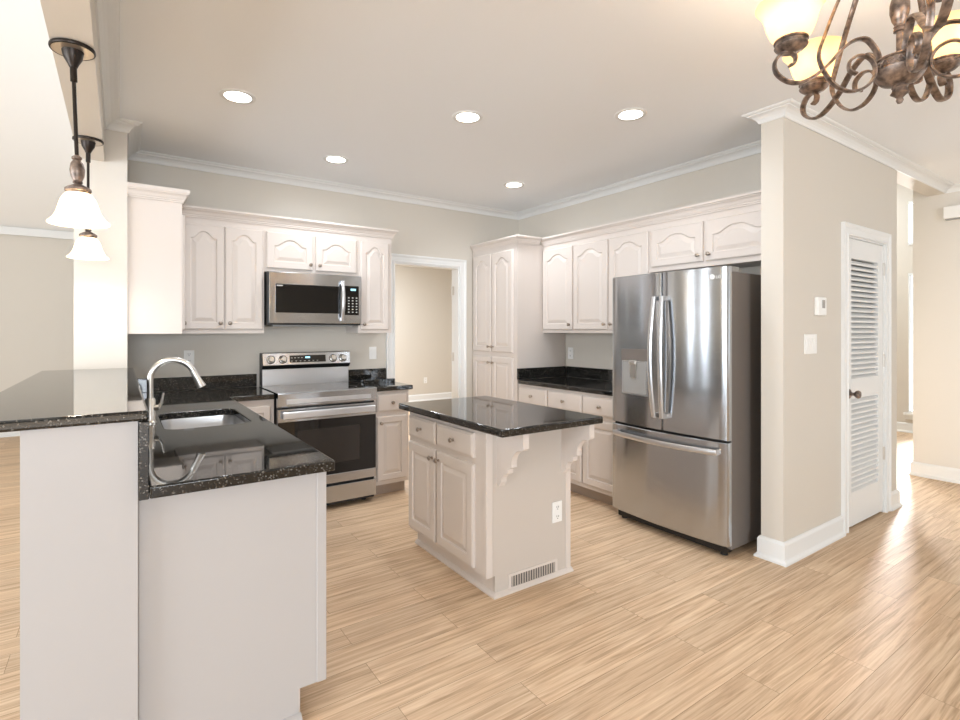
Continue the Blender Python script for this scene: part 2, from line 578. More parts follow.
casing('trim_3', -1.55, -0.80, 2.04, 0.0)
m = MB().box(-1.555, -1.535, -0.004, 0.124, 0, 2.04).box(-0.815, -0.795, -0.004, 0.124, 0, 2.04).box(-1.535, -0.815, -0.004, 0.124, 2.025, 2.045)
jamb = struct(m.build('trim_4', M['trim'], smooth=False))
for z in (1.80, 1.10, 0.25):
    h = MB().box(-0.819, -0.815, 0.075, 0.118, z - 0.045, z + 0.045)
    h.lathe([(0.007, -0.045), (0.007, 0.045)], c=(-0.822, 0.112, z), n=10)
    h.build('hinge', M['chrome'], jamb, angle=30)['label'] = 'nickel hinge'
casing('trim_5', 0.357, 1.036, 2.03, -3.116)
m = MB().box(0.352, 0.368, -3.12, -2.986, 0, 2.03).box(1.025, 1.041, -3.12, -2.986, 0, 2.03).box(0.368, 1.025, -3.12, -2.986, 2.018, 2.034)
struct(m.build('trim_6', M['trim'], smooth=False))

# foyer windows: frame, sill and the bright glass area left to the daylight behind
for i, (a, b, z0, z1) in enumerate(((-2.42, -2.12, 0.27, 2.15), (-2.42, -2.12, 2.53, 3.12), (-1.33, -0.87, 0.27, 2.15))):
    w = MB()
    w.box(FX - 0.012, FX + 0.05, a, a + 0.012, z0, z1).box(FX - 0.012, FX + 0.05, b - 0.012, b, z0, z1)
    w.box(FX - 0.012, FX + 0.05, a + 0.012, b - 0.012, z0, z0 + 0.03).box(FX - 0.012, FX + 0.05, a + 0.012, b - 0.012, z1 - 0.03, z1)
    if i != 1:
        w.box(FX - 0.06, FX + 0.02, a - 0.04, b + 0.04, z0 - 0.03, z0)
        w.box(FX - 0.02, FX, a - 0.03, b + 0.03, z0 - 0.09, z0 - 0.03)
    struct(w.build('window_%d' % (i + 1), M['trim'], smooth=False))


# ------------------------------------------------------------------ louvred door
def louvre_door():
    x0, x1, z0, z1 = 0.370, 1.023, 0.015, 2.016
    yf = -3.112
    o = MB()
    st = 0.085
    o.box(x0, x0 + st, yf, yf + 0.035, z0, z1, bev=0.002, seg=1)
    o.box(x1 - st, x1, yf, yf + 0.035, z0, z1, bev=0.002, seg=1)
    o.box(x0 + st, x1 - st, yf, yf + 0.035, z0, 0.24)
    o.box(x0 + st, x1 - st, yf, yf + 0.035, 0.90, 1.03)
    o.box(x0 + st, x1 - st, yf, yf + 0.035, 1.88, z1)
    d = struct(o.build('door_1', M['trim'], smooth=False))
    for nm, (a, b) in (('louvre_panel', (0.24, 0.90)), ('louvre_panel', (1.03, 1.88))):
        l = MB()
        n = int(round((b - a) / 0.037))
        for i in range(n):
            z = a + (b - a) * (i + 0.5) / n
            l.prism([(yf + 0.001, z - 0.022), (yf + 0.001, z - 0.011), (yf + 0.029, z + 0.012), (yf + 0.032, z + 0.005), (yf + 0.008, z - 0.024)], 'x', x0 + st - 0.005, x1 - st + 0.005)
        l.build(nm, M['trim'], d, smooth=False)
    k = MB()
    c = (0.412, yf, 0.94)
    k.lathe([(0.033, 0.0), (0.033, 0.004), (0.028, 0.009), (0.012, 0.012), (0.011, 0.032), (0.020, 0.040), (0.027, 0.050), (0.028, 0.058), (0.022, 0.068), (0.0, 0.072)], c=c, axis='-y', n=28)
    k.build('knob', M['bronze'], d)['label'] = 'dark bronze round door knob'
    for z in (0.45, 1.15, 1.84):
        h = MB().box(x1 - 0.002, x1 + 0.012, yf - 0.004, yf + 0.002, z - 0.045, z + 0.045)
        h.lathe([(0.007, -0.048), (0.007, 0.048)], c=(x1 + 0.003, yf - 0.006, z), n=10)
        h.build('hinge', M['chrome'], d)


louvre_door()


# ------------------------------------------------------------------ cabinets
def door_mesh(x0, x1, z0, z1, arch=0.0, t=0.020, stile=0.055, yb=0.0):
    """raised panel door lying on the plane y=yb, front towards -y; arch > 0 gives a cathedral top."""
    NT, NS = 24, 4
    w = x1 - x0

    def outline(ins, use_arch, dep):
        a0, a1, b0, b1 = x0 + ins, x1 - ins, z0 + ins, z1 - ins
        pts = []
        for i in range(NS):
            pts.append((a0 + (a1 - a0) * i / NS, b0))
        for i in range(NS):
            pts.append((a1, b0 + ((b1 - (arch if use_arch else 0)) - b0) * i / NS))
        for i in range(NT):
            q = i / NT
            x = a1 + (a0 - a1) * q
            tt = abs(2 * q - 1)
            dz = 0
            if use_arch and arch:
                f = 0.5 * (1 + math.cos(PI * min(1, (tt / 0.88)) ** 1.3))
                dz = -arch * (1 - f)
            pts.append((x, b1 + dz))
        zt = b1 - (arch if use_arch else 0)
        for i in range(NS):
            pts.append((a0, zt + (b0 - zt) * i / NS))
        return [(px, yb - dep, pz) for px, pz in pts]

    L = [outline(0, False, 0), outline(0, False, t - 0.007), outline(0.003, False, t - 0.003), outline(0.008, False, t)]
    L += [outline(stile, True, t), outline(stile + 0.004, True, t - 0.009), outline(stile + 0.011, True, t - 0.009),
          outline(stile + 0.034, True, t - 0.001), outline(stile + 0.038, True, t)]
    return MB().loops(L)


def drawer_mesh(x0, x1, z0, z1, t=0.020, yb=0.0):
    def rect(i, d):
        return [(x0 + i, yb - d, z0 + i), (x1 - i, yb - d, z0 + i), (x1 - i, yb - d, z1 - i), (x0 + i, yb - d, z1 - i)]
    return MB().loops([rect(0, 0), rect(0, t - 0.008), rect(0.004, t - 0.004), rect(0.010, t - 0.003), rect(0.013, t)])


KNOB = [(0.009, 0), (0.009, 0.002), (0.0055, 0.004), (0.005, 0.012), (0.010, 0.017), (0.0145, 0.021), (0.0145, 0.025), (0.010, 0.029), (0.0, 0.030)]


def add_knob(x, z, yb, parent):
    MB().lathe(KNOB, c=(x, yb, z), axis='-y', n=16).build('knob', M['knob'], parent, angle=50)


def cabinet(name, label, loc, rz, W, D, z0, z1, doors=(), drawers=(), toe=0.0, group=None, notch=True, mat='cab', ends=''):
    """local frame: x along the front, y 0 at the wall and -D at the face frame; z absolute."""
    r = thing(name, label, 'cabinet', loc, rz, group)
    b = MB()
    if toe:
        b.box(0, W, -D, 0, toe, z1)
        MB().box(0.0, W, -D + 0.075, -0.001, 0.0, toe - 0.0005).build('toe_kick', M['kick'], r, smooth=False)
    else:
        b.box(0, W, -D, 0, z0, z1)
    b.build('body', M[mat], r, smooth=False)
    for (x0, x1, a, c, arch, kn) in doors:
        d = door_mesh(x0, x1, a, c, arch, yb=-D, stile=min(0.055, (x1 - x0) * 0.18)).build('door', M[mat], r, smooth=False)
        if kn:
            add_knob(kn[0], kn[1], -D - 0.020, d)
    for (x0, x1, a, c) in drawers:
        d = drawer_mesh(x0, x1, a, c, yb=-D).build('drawer', M[mat], r, smooth=False)
        add_knob((x0 + x1) / 2, (a + c) / 2, -D - 0.020, d)
    return r


WG = 'wall cabinets'
ZB, ZT = 1.355, 2.215
# tall plain-sided cabinet on the stub wall beside the bar (doors face the sink side)
cabinet('wall_cabinet', 'cream wall cabinet with the taller cornice and plain side, next to the bar column', (-3.69, -0.60, 0), PI / 2, 0.285, 0.305, ZB, 2.245,
        doors=[(0.012, 0.27, 1.385, 2.16, 0.045, (0.24, 1.43))], group=WG)
cabinet('wall_cabinet', 'cream two-door wall cabinet left of the microwave', (-3.385, 0, 0), 0, 0.585, 0.305, ZB, ZT,
        doors=[(0.028, 0.300, 1.385, 2.155, 0.05, (0.272, 1.432)), (0.306, 0.573, 1.385, 2.155, 0.05, (0.336, 1.432))], group=WG)
cabinet('wall_cabinet', 'short cream two-door cabinet directly above the microwave', (-2.80, 0, 0), 0, 0.77, 0.305, 1.840, ZT,
        doors=[(0.018, 0.378, 1.868, 2.155, 0.05, (0.352, 1.912)), (0.400, 0.752, 1.868, 2.155, 0.05, (0.428, 1.912))], group=WG)
cabinet('wall_cabinet', 'narrow single-door cream wall cabinet right of the microwave', (-2.03, 0, 0), 0, 0.315, 0.305, ZB, ZT,
        doors=[(0.018, 0.282, 1.385, 2.155, 0.05, (0.045, 1.432))], group=WG)
# right-hand wall
cabinet('wall_cabinet', 'cream wall cabinet with arched doors between the pantry cupboard and the fridge', (0, -0.764, 0), -PI / 2, 1.258, 0.305, ZB, ZT,
        doors=[(0.010, 0.412, 1.385, 2.155, 0.05, (0.385, 1.432)), (0.428, 0.832, 1.385, 2.155, 0.05, (0.805, 1.432)), (0.850, 1.246, 1.385, 2.155, 0.05, (0.88, 1.432))], group=WG)
cabinet('wall_cabinet', 'short cream two-door cabinet above the fridge', (0, -2.022, 0), -PI / 2, 0.960, 0.305, 1.832, ZT,
        doors=[(0.018, 0.455, 1.868, 2.155, 0.05, (0.425, 1.915)), (0.478, 0.935, 1.868, 2.155, 0.05, (0.508, 1.915))], group=WG)
# tall pantry cupboard in the corner
cabinet('pantry_cabinet', 'tall cream pantry cupboard with four doors, in the corner beside the rear doorway', (-0.008, -0.004, 0), -PI / 2, 0.756, 0.62, 0, ZT, toe=0.1,
        doors=[(0.03, 0.352, 1.165, 2.155, 0.055, (0.325, 1.215)), (0.366, 0.700, 1.165, 2.155, 0.055, (0.392, 1.215)),
               (0.03, 0.352, 0.13, 1.115, 0, (0.325, 1.055)), (0.366, 0.700, 0.13, 1.115, 0, (0.392, 1.055))])


def cornice(dz=0.0, h=0.075, p=0.046):
    z = ZT - 0.012 + dz
    return [(0, z), (0.007, z), (0.007, z + 0.010), (0.012, z + 0.012), (0.012, z + 0.020), (0.016, z + 0.024), (0.022, z + 0.040), (0.031, z + 0.050), (0.036, z + 0.052),
            (0.036, z + 0.058), (p, z + 0.060), (p, z + h), (0, z + h)]


tag(MB().sweep([(-3.69, -0.602), (-3.383, -0.602), (-3.383, -0.36)], cornice(0.03, 0.085, 0.040)).build('cabinet_cornice', M['cab'], smooth=False),
    'taller cornice moulding on the cabinet beside the bar column', 'moulding', 'cornices on the wall cabinets')
tag(MB().sweep([(-3.378, -0.307), (-1.713, -0.307), (-1.713, -0.002)], cornice()).build('cabinet_cornice', M['cab'], smooth=False),
    'long cornice moulding over the cabinets on the range wall', 'moulding', 'cornices on the wall cabinets')
tag(MB().sweep([(-0.622, -0.004), (-0.622, -0.762), (-0.36, -0.762)], cornice(0.002)).build('cabinet_cornice', M['cab'], smooth=False),
    'cornice moulding round the top of the tall pantry cupboard', 'moulding', 'cornices on the wall cabinets')
tag(MB().sweep([(-0.307, -0.764), (-0.307, -2.984)], cornice()).build('cabinet_cornice', M['cab'], smooth=False),
    'cornice moulding over the cabinets and fridge on the right wall', 'moulding', 'cornices on the wall cabinets')

# base cabinets
BG = 'base cabinets'
cabinet('base_cabinet', 'narrow cream base cabinet with one drawer and door, right of the range', (-2.022, 0, 0), 0, 0.322, 0.615, 0, 0.876, toe=0.1,
        doors=[(0.028, 0.296, 0.135, 0.665, 0, (0.058, 0.615))], drawers=[(0.028, 0.296, 0.705, 0.850)], group=BG)
cabinet('base_cabinet', 'cream base cabinet left of the range, mostly behind the sink counter', (-3.12, 0, 0), 0, 0.322, 0.615, 0, 0.876, toe=0.1,
        doors=[(0.028, 0.296, 0.135, 0.830, 0, (0.058, 0.76))], group=BG)
cabinet('base_cabinet', 'cream base cabinet with a row of three drawers, left of the fridge', (-0.003, -0.766, 0), -PI / 2, 1.238, 0.615, 0, 0.876, toe=0.1,
        doors=[(0.015, 0.412, 0.135, 0.665, 0, (0.385, 0.615)), (0.428, 0.832, 0.135, 0.665, 0, (0.805, 0.615)), (0.848, 1.228, 0.135, 0.665, 0, (0.88, 0.615))],
        drawers=[(0.015, 0.412, 0.705, 0.850), (0.428, 0.832, 0.705, 0.850), (0.848, 1.228, 0.705, 0.850)], group=BG)

# sink run: carcass with open top, end panel with toe notch, corner stile and shoe
r = thing('sink_cabinet', 'sink base cabinet with a plain end panel facing the room', 'cabinet', (-3.682, -2.745, 0), PI / 2, BG)
W_, D_ = 2.10, 0.560
b = MB()
b.box(0.02, W_, -D_, -D_ + 0.02, 0.1, 0.876).box(0.02, W_, -0.012, 0, 0.0, 0.876).box(W_ - 0.02, W_, -D_, 0, 0.1, 0.876)
b.box(0.02, W_, -D_, 0, 0.1, 0.118).box(0.02, W_, -D_ + 0.075, -D_ + 0.09, 0, 0.1)
b.build('body', M['cab'], r, smooth=False)
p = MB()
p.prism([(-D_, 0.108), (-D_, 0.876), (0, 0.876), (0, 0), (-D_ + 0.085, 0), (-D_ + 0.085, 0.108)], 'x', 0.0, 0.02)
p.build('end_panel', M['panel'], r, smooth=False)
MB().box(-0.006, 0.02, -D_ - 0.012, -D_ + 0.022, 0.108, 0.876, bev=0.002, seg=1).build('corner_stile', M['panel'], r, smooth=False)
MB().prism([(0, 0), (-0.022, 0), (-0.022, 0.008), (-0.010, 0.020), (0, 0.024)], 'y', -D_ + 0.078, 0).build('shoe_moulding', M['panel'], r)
for (x0, x1) in ((0.05, 0.43), (0.45, 0.83), (0.87, 1.25), (1.27, 1.65)):
    d = door_mesh(x0, x1, 0.135, 0.665, 0, yb=-D_).build('door', M['cab'], r, smooth=False)
    add_knob(x1 - 0.03 if x0 in (0.05, 0.87) else x0 + 0.03, 0.615, -D_ - 0.02, d)
    d = drawer_mesh(x0, x1, 0.705, 0.850, yb=-D_).build('drawer', M['cab'], r, smooth=False)
    add_knob((x0 + x1) / 2, 0.778, -D_ - 0.02, d)

# island
ISL = thing('kitchen_island', 'cream island with two drawers, two doors and corbels, in the middle of the floor', 'island', (-1.605, -1.605, 0), -PI / 2)
W_, D_ = 0.852, 0.585
b = MB()
b.box(0, W_ - 0.02, -D_, 0, 0.108, 0.876).box(0, W_ - 0.02, -D_ + 0.055, 0, 0, 0.108)
b.build('body', M['cab'], ISL, smooth=False)
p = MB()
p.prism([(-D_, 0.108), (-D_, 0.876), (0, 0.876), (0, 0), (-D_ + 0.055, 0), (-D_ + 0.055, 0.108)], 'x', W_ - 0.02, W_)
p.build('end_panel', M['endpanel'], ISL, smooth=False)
MB().box(W_ - 0.02, W_ + 0.006, -D_ - 0.004, -D_ + 0.036, 0.108, 0.876, bev=0.002, seg=1).build('corner_stile', M['cab'], ISL, smooth=False)
MB().box(W_ - 0.02, W_ + 0.006, -0.030, 0.004, 0.0, 0.876, bev=0.002, seg=1).build('corner_stile', M['cab'], ISL, smooth=False)
SH = [(0, 0), (0.020, 0), (0.020, 0.008), (0.010, 0.018), (0, 0.022)]
MB().sweep([(W_, 0.012), (W_, -D_ + 0.055), (0, -D_ + 0.055)][::1], SH).build('shoe_moulding', M['cab'], ISL) if False else None
s_ = MB()
s_.sweep([(0, -D_ + 0.055), (W_, -D_ + 0.055), (W_, 0.012)], [(o, z) for o, z in SH])
s_.build('shoe_moulding', M['cab'], ISL)
for (x0, x1, k) in ((0.014, 0.355, 0.325), (0.372, 0.752, 0.402)):
    d = door_mesh(x0, x1, 0.130, 0.672, 0, yb=-D_).build('door', M['cab'], ISL, smooth=False)
    add_knob(k, 0.625, -D_ - 0.02, d)
    d = drawer_mesh(x0, x1, 0.706, 0.838, yb=-D_).build('drawer', M['cab'], ISL, smooth=False)
    add_knob((x0 + x1) / 2, 0.772, -D_ - 0.02, d)


def corbel(yc, th):
    c = [(W_, 0.876), (W_ + 0.215, 0.876), (W_ + 0.215, 0.800)]
    for i in range(9):      # cove
        a = PI / 2 * i / 8
        c.append((W_ + 0.205 - 0.085 * math.sin(a), 0.790 - 0.085 * (1 - math.cos(a))))
    c += [(W_ + 0.122, 0.690), (W_ + 0.090, 0.676), (W_ + 0.090, 0.655)]
    for i in range(7):
        a = PI / 2 * i / 6
        c.append((W_ + 0.080 - 0.045 * math.sin(a), 0.648 - 0.050 * (1 - math.cos(a))))
    c += [(W_ + 0.020, 0.575), (W_, 0.575)]
    o = MB()
    # x = along the front (towards the room), y across
    o.loops([[(p0, yc - th / 2, p1) for p0, p1 in c], [(p0, yc + th / 2, p1) for p0, p1 in c]])
    return o.build('corbel', M['cab'], ISL, smooth=False)


corbel(-D_ + 0.085, 0.036)
corbel(-0.045, 0.036)
g = MB()
vx0, vx1, vz0, vz1 = -0.425, -0.115, 0.022, 0.080
g.box(W_ - 0.001, W_ + 0.004, vx0 - 0.018, vx1 + 0.018, vz0 - 0.012, vz0).box(W_ - 0.001, W_ + 0.004, vx0 - 0.018, vx1 + 0.018, vz1, vz1 + 0.014)
g.box(W_ - 0.001, W_ + 0.004, vx0 - 0.018, vx0, vz0, vz1).box(W_ - 0.001, W_ + 0.004, vx1, vx1 + 0.018, vz0, vz1)
vent = thing('floor_vent', 'low vent grille in the base of the island end panel', 'vent', (-1.605, -1.605, 0), -PI / 2)
g.build('vent_frame', M['cab'], vent, smooth=False)
MB().box(W_ + 0.0005, W_ + 0.0015, vx0, vx1, vz0, vz1).build('vent_backing', M['dark'], vent, smooth=False)
for i in range(18):
    y = vx0 + (vx1 - vx0) * (i + 0.5) / 18
    MB().box(W_ + 0.0015, W_ + 0.0045, y - 0.0045, y + 0.0045, vz0, vz1).build('slat', M['grille'], vent, smooth=False)


# ------------------------------------------------------------------ granite
def slab(name, outer, z0, z1, label, hole=None, bev=0.008, parent=None):
    bm = bmesh.new()
    lo = [bm.verts.new((x, y, z1)) for x, y in outer]
    es = [bm.edges.new((lo[i], lo[(i + 1) % len(lo)])) for i in range(len(lo))]
    if hole:
        hv = [bm.verts.new((x, y, z1)) for x, y in hole]
        es += [bm.edges.new((hv[i], hv[(i + 1) % len(hv)])) for i in range(len(hv))]
    if hole:
        bmesh.ops.triangle_fill(bm, edges=es, use_beauty=True)
    else:
        bm.faces.new(lo)
    bmesh.ops.recalc_face_normals(bm, faces=bm.faces)
    for f in bm.faces:
        if f.normal.z < 0:
            f.normal_flip()
    top = list(bm.faces)
    bnd = [e for e in bm.edges if len(e.link_faces) == 1]
    low = {}
    for v in list(bm.verts):
        low[v] = bm.verts.new((v.co.x, v.co.y, z0))
    for f in top:
        bm.faces.new([low[v] for v in reversed(f.verts)])
    sides = []
    for e in bnd:
        a, c = e.verts
        bm.faces.new((a, c, low[c], low[a]))
    bmesh.ops.recalc_face_normals(bm, faces=bm.faces)
    if bev:
        ed = [e for e in bm.edges if len(e.link_faces) == 2 and e.calc_face_angle(0) > 1.0]
        bmesh.ops.bevel(bm, geom=ed, offset=bev, segments=3, profile=0.5, affect='EDGES')
    mb = MB()
    mb.bm.free()
    mb.bm = bm
    o = mb.build(name, M['granite'], parent, angle=40, flat_level=True)
    if not parent:
        tag(o, label, 'countertop', 'granite countertops')
    return o


slab('island_countertop', [(-2.268, -2.695), (-1.585, -2.695), (-1.585, -1.595), (-2.268, -1.595)], 0.876, 0.914, 'black granite slab on top of the island')
slab('bar_countertop', [(-4.113, -2.800), (-3.657, -2.800), (-3.657, -0.622), (-4.113, -0.622)], 1.1085, 1.139, 'raised black granite bar top on the half wall, foreground left')
hx0, hx1, hy0, hy1, hr = -3.555, -3.175, -1.815, -1.225, 0.07
hole = []
for cx, cy, a0 in ((hx1 - hr, hy1 - hr, 0), (hx0 + hr, hy1 - hr, 90), (hx0 + hr, hy0 + hr, 180), (hx1 - hr, hy0 + hr, 270)):
    for i in range(7):
        a = math.radians(a0 + 15 * i)
        hole.append((cx + hr * math.cos(a), cy + hr * math.sin(a)))
slab('sink_countertop', [(-3.656, -2.805), (-3.096, -2.805), (-3.096, -0.648), (-2.797, -0.648), (-2.797, -0.024), (-3.656, -0.024)], 0.876, 0.914,
     'L-shaped black granite counter holding the sink, below the bar', hole, bev=0.006)
slab('range_countertop', [(-2.026, -0.648), (-1.672, -0.648), (-1.672, -0.024), (-2.026, -0.024)], 0.876, 0.914, 'small black granite counter right of the range')
slab('side_countertop', [(-0.648, -2.006), (-0.024, -2.006), (-0.024, -0.792), (-0.648, -0.792)][::-1], 0.876, 0.914, 'black granite counter between the pantry cupboard and the fridge')


def splash(label, *boxes):
    m = MB()
    for bx in boxes:
        m.box(*bx, bev=0.002, seg=1)
    tag(m.build('granite_backsplash', M['granite'], smooth=False), label, 'backsplash', 'granite backsplashes')


splash('low black granite backsplash on the wall left of the range', (-3.655, -2.797, -0.023, -0.001, 0.915, 1.018))
splash('upright black granite strip against the half wall under the bar edge', (-3.683, -3.657, -2.803, -0.623, 0.876, 1.107))
splash('low black granite backsplash on the wall right of the range', (-2.026, -1.640, -0.023, -0.001, 0.915, 1.018))
splash('black granite backsplash turning the corner beside the pantry cupboard', (-0.023, -0.001, -2.006, -0.79, 0.915, 1.018), (-0.640, -0.024, -0.790, -0.768, 0.915, 1.018))
tag(MB().box(-1.985, -1.685, -0.32, -0.262, 0.9145, 0.944, bev=0.003, seg=1).build('granite_offcut', M['granite'], smooth=False),
    'loose black granite strip lying on the small counter right of the range', 'stone strip')

# ------------------------------------------------------------------ sink and faucet
sk = thing('kitchen_sink', 'stainless undermount sink set into the black counter', 'sink', ((hx0 + hx1) / 2, (hy0 + hy1) / 2, 0))


def rrect(w, h, r, z, n=7):
    L = []
    for cx, cy, a0 in ((w / 2 - r, h / 2 - r, 0), (-w / 2 + r, h / 2 - r, 90), (-w / 2 + r, -h / 2 + r, 180), (w / 2 - r, -h / 2 + r, 270)):
        for i in range(n):
            a = math.radians(a0 + 90 * i / (n - 1))
            L.append((cx + r * math.cos(a), cy + r * math.sin(a), z))
    return L


sw, sh = hx1 - hx0, hy1 - hy0
m = MB().loops([rrect(sw + 0.05, sh + 0.05, 0.085, 0.8755), rrect(sw + 0.008, sh + 0.008, 0.07, 0.8755), rrect(sw + 0.004, sh + 0.004, 0.07, 0.862),
                rrect(sw - 0.01, sh - 0.01, 0.07, 0.73), rrect(sw - 0.035, sh - 0.035, 0.06, 0.705), rrect(sw - 0.10, sh - 0.10, 0.05, 0.697), rrect(0.12, 0.12, 0.055, 0.693)], cap0=False)
m.build('basin', M['steel_plain'], sk, angle=60)
MB().lathe([(0.055, 0.694), (0.052, 0.698), (0.040, 0.696), (0.036, 0.6945), (0.0, 0.6945)], n=28).build('drain', M['chrome'], sk)

fa = thing('faucet', 'brushed nickel gooseneck faucet behind the sink, at the bar corner', 'faucet', (-3.605, -1.56, 0.914))
MB().lathe([(0.030, 0.0), (0.030, 0.006), (0.026, 0.010), (0.0235, 0.02), (0.0235, 0.115), (0.019, 0.125), (0.0, 0.125)], n=28).build('base', M['chrome'], fa)
R_ = 0.098
sx, sy = math.cos(math.radians(-8)), math.sin(math.radians(-8))
path = [(0, 0, 0.11), (0, 0, 0.16), (0, 0, 0.215)]
for i in range(1, 19):
    a = PI - (PI - 0.36) * i / 18
    t = R_ + R_ * math.cos(a)
    path.append((t * sx, t * sy, 0.215 + R_ * math.sin(a)))
MB().tube(path, 0.0145, n=16).build('spout', M['chrome'], fa, angle=60)
e0, e1 = Vector(path[-2]), Vector(path[-1])
dr = (e1 - e0).normalized()
MB().tube([e1 - dr * 0.004, e1 + dr * 0.01, e1 + dr * 0.05, e1 + dr * 0.085, e1 + dr * 0.087], [0.0150, 0.0165, 0.0175, 0.0235, 0.020], n=20).build('spray_head', M['chrome'], fa, angle=50)
MB().tube([(0.015, -0.005, 0.075), (0.038, -0.012, 0.078)], 0.014, n=16).tube([(0.034, -0.010, 0.080), (0.048, -0.016, 0.10), (0.056, -0.018, 0.150)], [0.008, 0.0075, 0.0055], n=12).build('lever', M['chrome'], fa, angle=50)

# ------------------------------------------------------------------ range
rg = thing('range', 'stainless electric range with black oven door, under the microwave', 'range', (-2.791, 0, 0))
RW = 0.762
MB().box(0.003, RW - 0.003, -0.655, -0.02, 0.03, 0.905).build('body', M['dark'], rg, smooth=False)
for x in (0.06, RW - 0.06):
    for y in (-0.58, -0.10):
        MB().lathe([(0.02, 0.0), (0.02, 0.03)], c=(x, y, 0), n=12).build('foot', M['dark'], rg)
m = MB().box(0.0, RW, -0.690, -0.085, 0.906, 0.920, bev=0.002, seg=1)
ck = m.build('cooktop', M['glass'], rg, smooth=False)
for x, y, q in ((0.2, -0.52, 0.115), (0.57, -0.52, 0.09), (0.2, -0.24, 0.085), (0.57, -0.24, 0.1)):
    MB().lathe([(q, 0.9201), (q, 0.9204), (q - 0.003, 0.9204), (q - 0.003, 0.9201)], c=(x, y, 0), n=40, cap0=False, cap1=False).build('burner_ring', M['grey'], ck)
# front apron under the cooktop
m = MB().loops([[(x, -0.657, 0.816), (x, -0.700, 0.816), (x, -0.708, 0.824), (x, -0.706, 0.912), (x, -0.697, 0.921), (x, -0.680, 0.921), (x, -0.657, 0.921)] for x in (0.0, RW)])
m.build('front_apron', M['steel'], rg, smooth=False)
MB().box(0.06, RW - 0.05, -0.7105, -0.706, 0.838, 0.872, bev=0.001, seg=1).build('apron_inset', M['steel_plain'], rg, smooth=False)
# oven door
dr_ = MB().box(0.002, RW - 0.002, -0.695, -0.657, 0.205, 0.802, bev=0.004).build('oven_door', M['glass'], rg, smooth=False)
MB().box(0.002, RW - 0.002, -0.699, -0.690, 0.205, 0.275, bev=0.002, seg=1).build('lower_trim', M['steel'], dr_, smooth=False)
MB().box(0.002, RW - 0.002, -0.699, -0.690, 0.706, 0.802, bev=0.002, seg=1).build('upper_trim', M['steel'], dr_, smooth=False)
MB().box(0.14, RW - 0.14, -0.6965, -0.690, 0.36, 0.635, bev=0.001, seg=1).build('window', M['window'], dr_, smooth=False)
h = MB()
h.prism([(-0.748, 0.738), (-0.748, 0.778), (-0.740, 0.786), (-0.728, 0.786), (-0.728, 0.730), (-0.740, 0.730)], 'x', 0.03, RW - 0.03)
h.box(0.035, 0.075, -0.730, -0.695, 0.740, 0.776).box(RW - 0.075, RW - 0.035, -0.730, -0.695, 0.740, 0.776)
h.build('handle', M['steel_plain'], dr_, smooth=False)
MB().box(0.002, RW - 0.002, -0.697, -0.657, 0.058, 0.185, bev=0.003).build('storage_drawer', M['steel'], rg, smooth=False)
# backguard
m = MB().box(0.022, RW - 0.004, -0.085, -0.022, 0.905, 1.055, bev=0.002, seg=1)
m.build('backguard', M['steel_plain'], rg, smooth=False)
cp = MB().loops([[(x, -0.022, 1.058), (x, -0.095, 1.060), (x, -0.125, 1.090), (x, -0.105, 1.186), (x, -0.098, 1.192), (x, -0.022, 1.192)] for x in (0.022, RW - 0.004)])
cpo = cp.build('control_panel', M['steel'], rg, smooth=False)
MB().loops([[(x, -0.0225, 1.054), (x, -0.093, 1.056), (x, -0.1255, 1.089), (x, -0.121, 1.0935), (x, -0.0225, 1.0935)] for x in (0.020, RW - 0.002)]).build('undercut_shade', M['dark'], cpo, smooth=False)  # black strip drawn for the shadow under the overhanging panel
MB().box(0.016, 0.022, -0.10, -0.022, 0.92, 1.188).build('end_cap', M['dark'], cpo, smooth=False)
# its face leans back: front direction
fn = Vector((0, -0.096, -0.020)).normalized()
fn = Vector((0, -0.979, 0.204))
fu = Vector((0, 0.204, 0.979))
fo = Vector((0, -0.125, 1.090))


def on_panel(x, v, d):
    return fo + Vector((x, 0, 0)) + fu * v + fn * d


def panel_box(x0, x1, v0, v1, d0, d1):
    return [[on_panel(x, v, d) for x, v in ((x0, v0), (x1, v0), (x1, v1), (x0, v1))] for d in (d0, d1)]


MB().loops(panel_box(0.235, 0.540, 0.018, 0.078, -0.001, 0.0015)).build('touch_panel', M['glass'], cpo, smooth=False)
MB().loops(panel_box(0.365, 0.405, 0.052, 0.066, 0.0014, 0.002)).build('clock_display', M['display'], cpo, smooth=False)
mk = MB()
for i in range(4):
    mk.loops(panel_box(0.245 + 0.028 * i, 0.259 + 0.028 * i, 0.055, 0.059, 0.0014, 0.002))
for i in range(7):
    mk.loops(panel_box(0.245 + 0.036 * i, 0.257 + 0.036 * i, 0.028, 0.032, 0.0014, 0.002))
mk.build('printed_keys', M['mark'], cpo, smooth=False)
for x in (0.085, 0.180, 0.605, 0.692):
    k = MB()
    A = []
    for rr, d in ((0.029, 0.0), (0.029, 0.006), (0.024, 0.008), (0.022, 0.030), (0.019, 0.033), (0.0005, 0.033)):
        A.append([on_panel(x + rr * math.cos(2 * PI * i / 28), 0.046 + rr * math.sin(2 * PI * i / 28), d) for i in range(28)])
    ko = k.loops(A).build('burner_knob', M['chrome'], cpo, angle=40)
    MB().loops(panel_box(x - 0.005, x + 0.005, 0.026, 0.066, 0.030, 0.042)).build('grip', M['chrome'], ko, smooth=False)
    A = []
    for rr, d in ((0.034, 0.0), (0.034, 0.0015), (0.029, 0.0015)):
        A.append([on_panel(x + rr * math.cos(2 * PI * i / 28), 0.046 + rr * math.sin(2 * PI * i / 28), d) for i in range(28)])
    MB().loops(A).build('collar', M['dark'], ko)

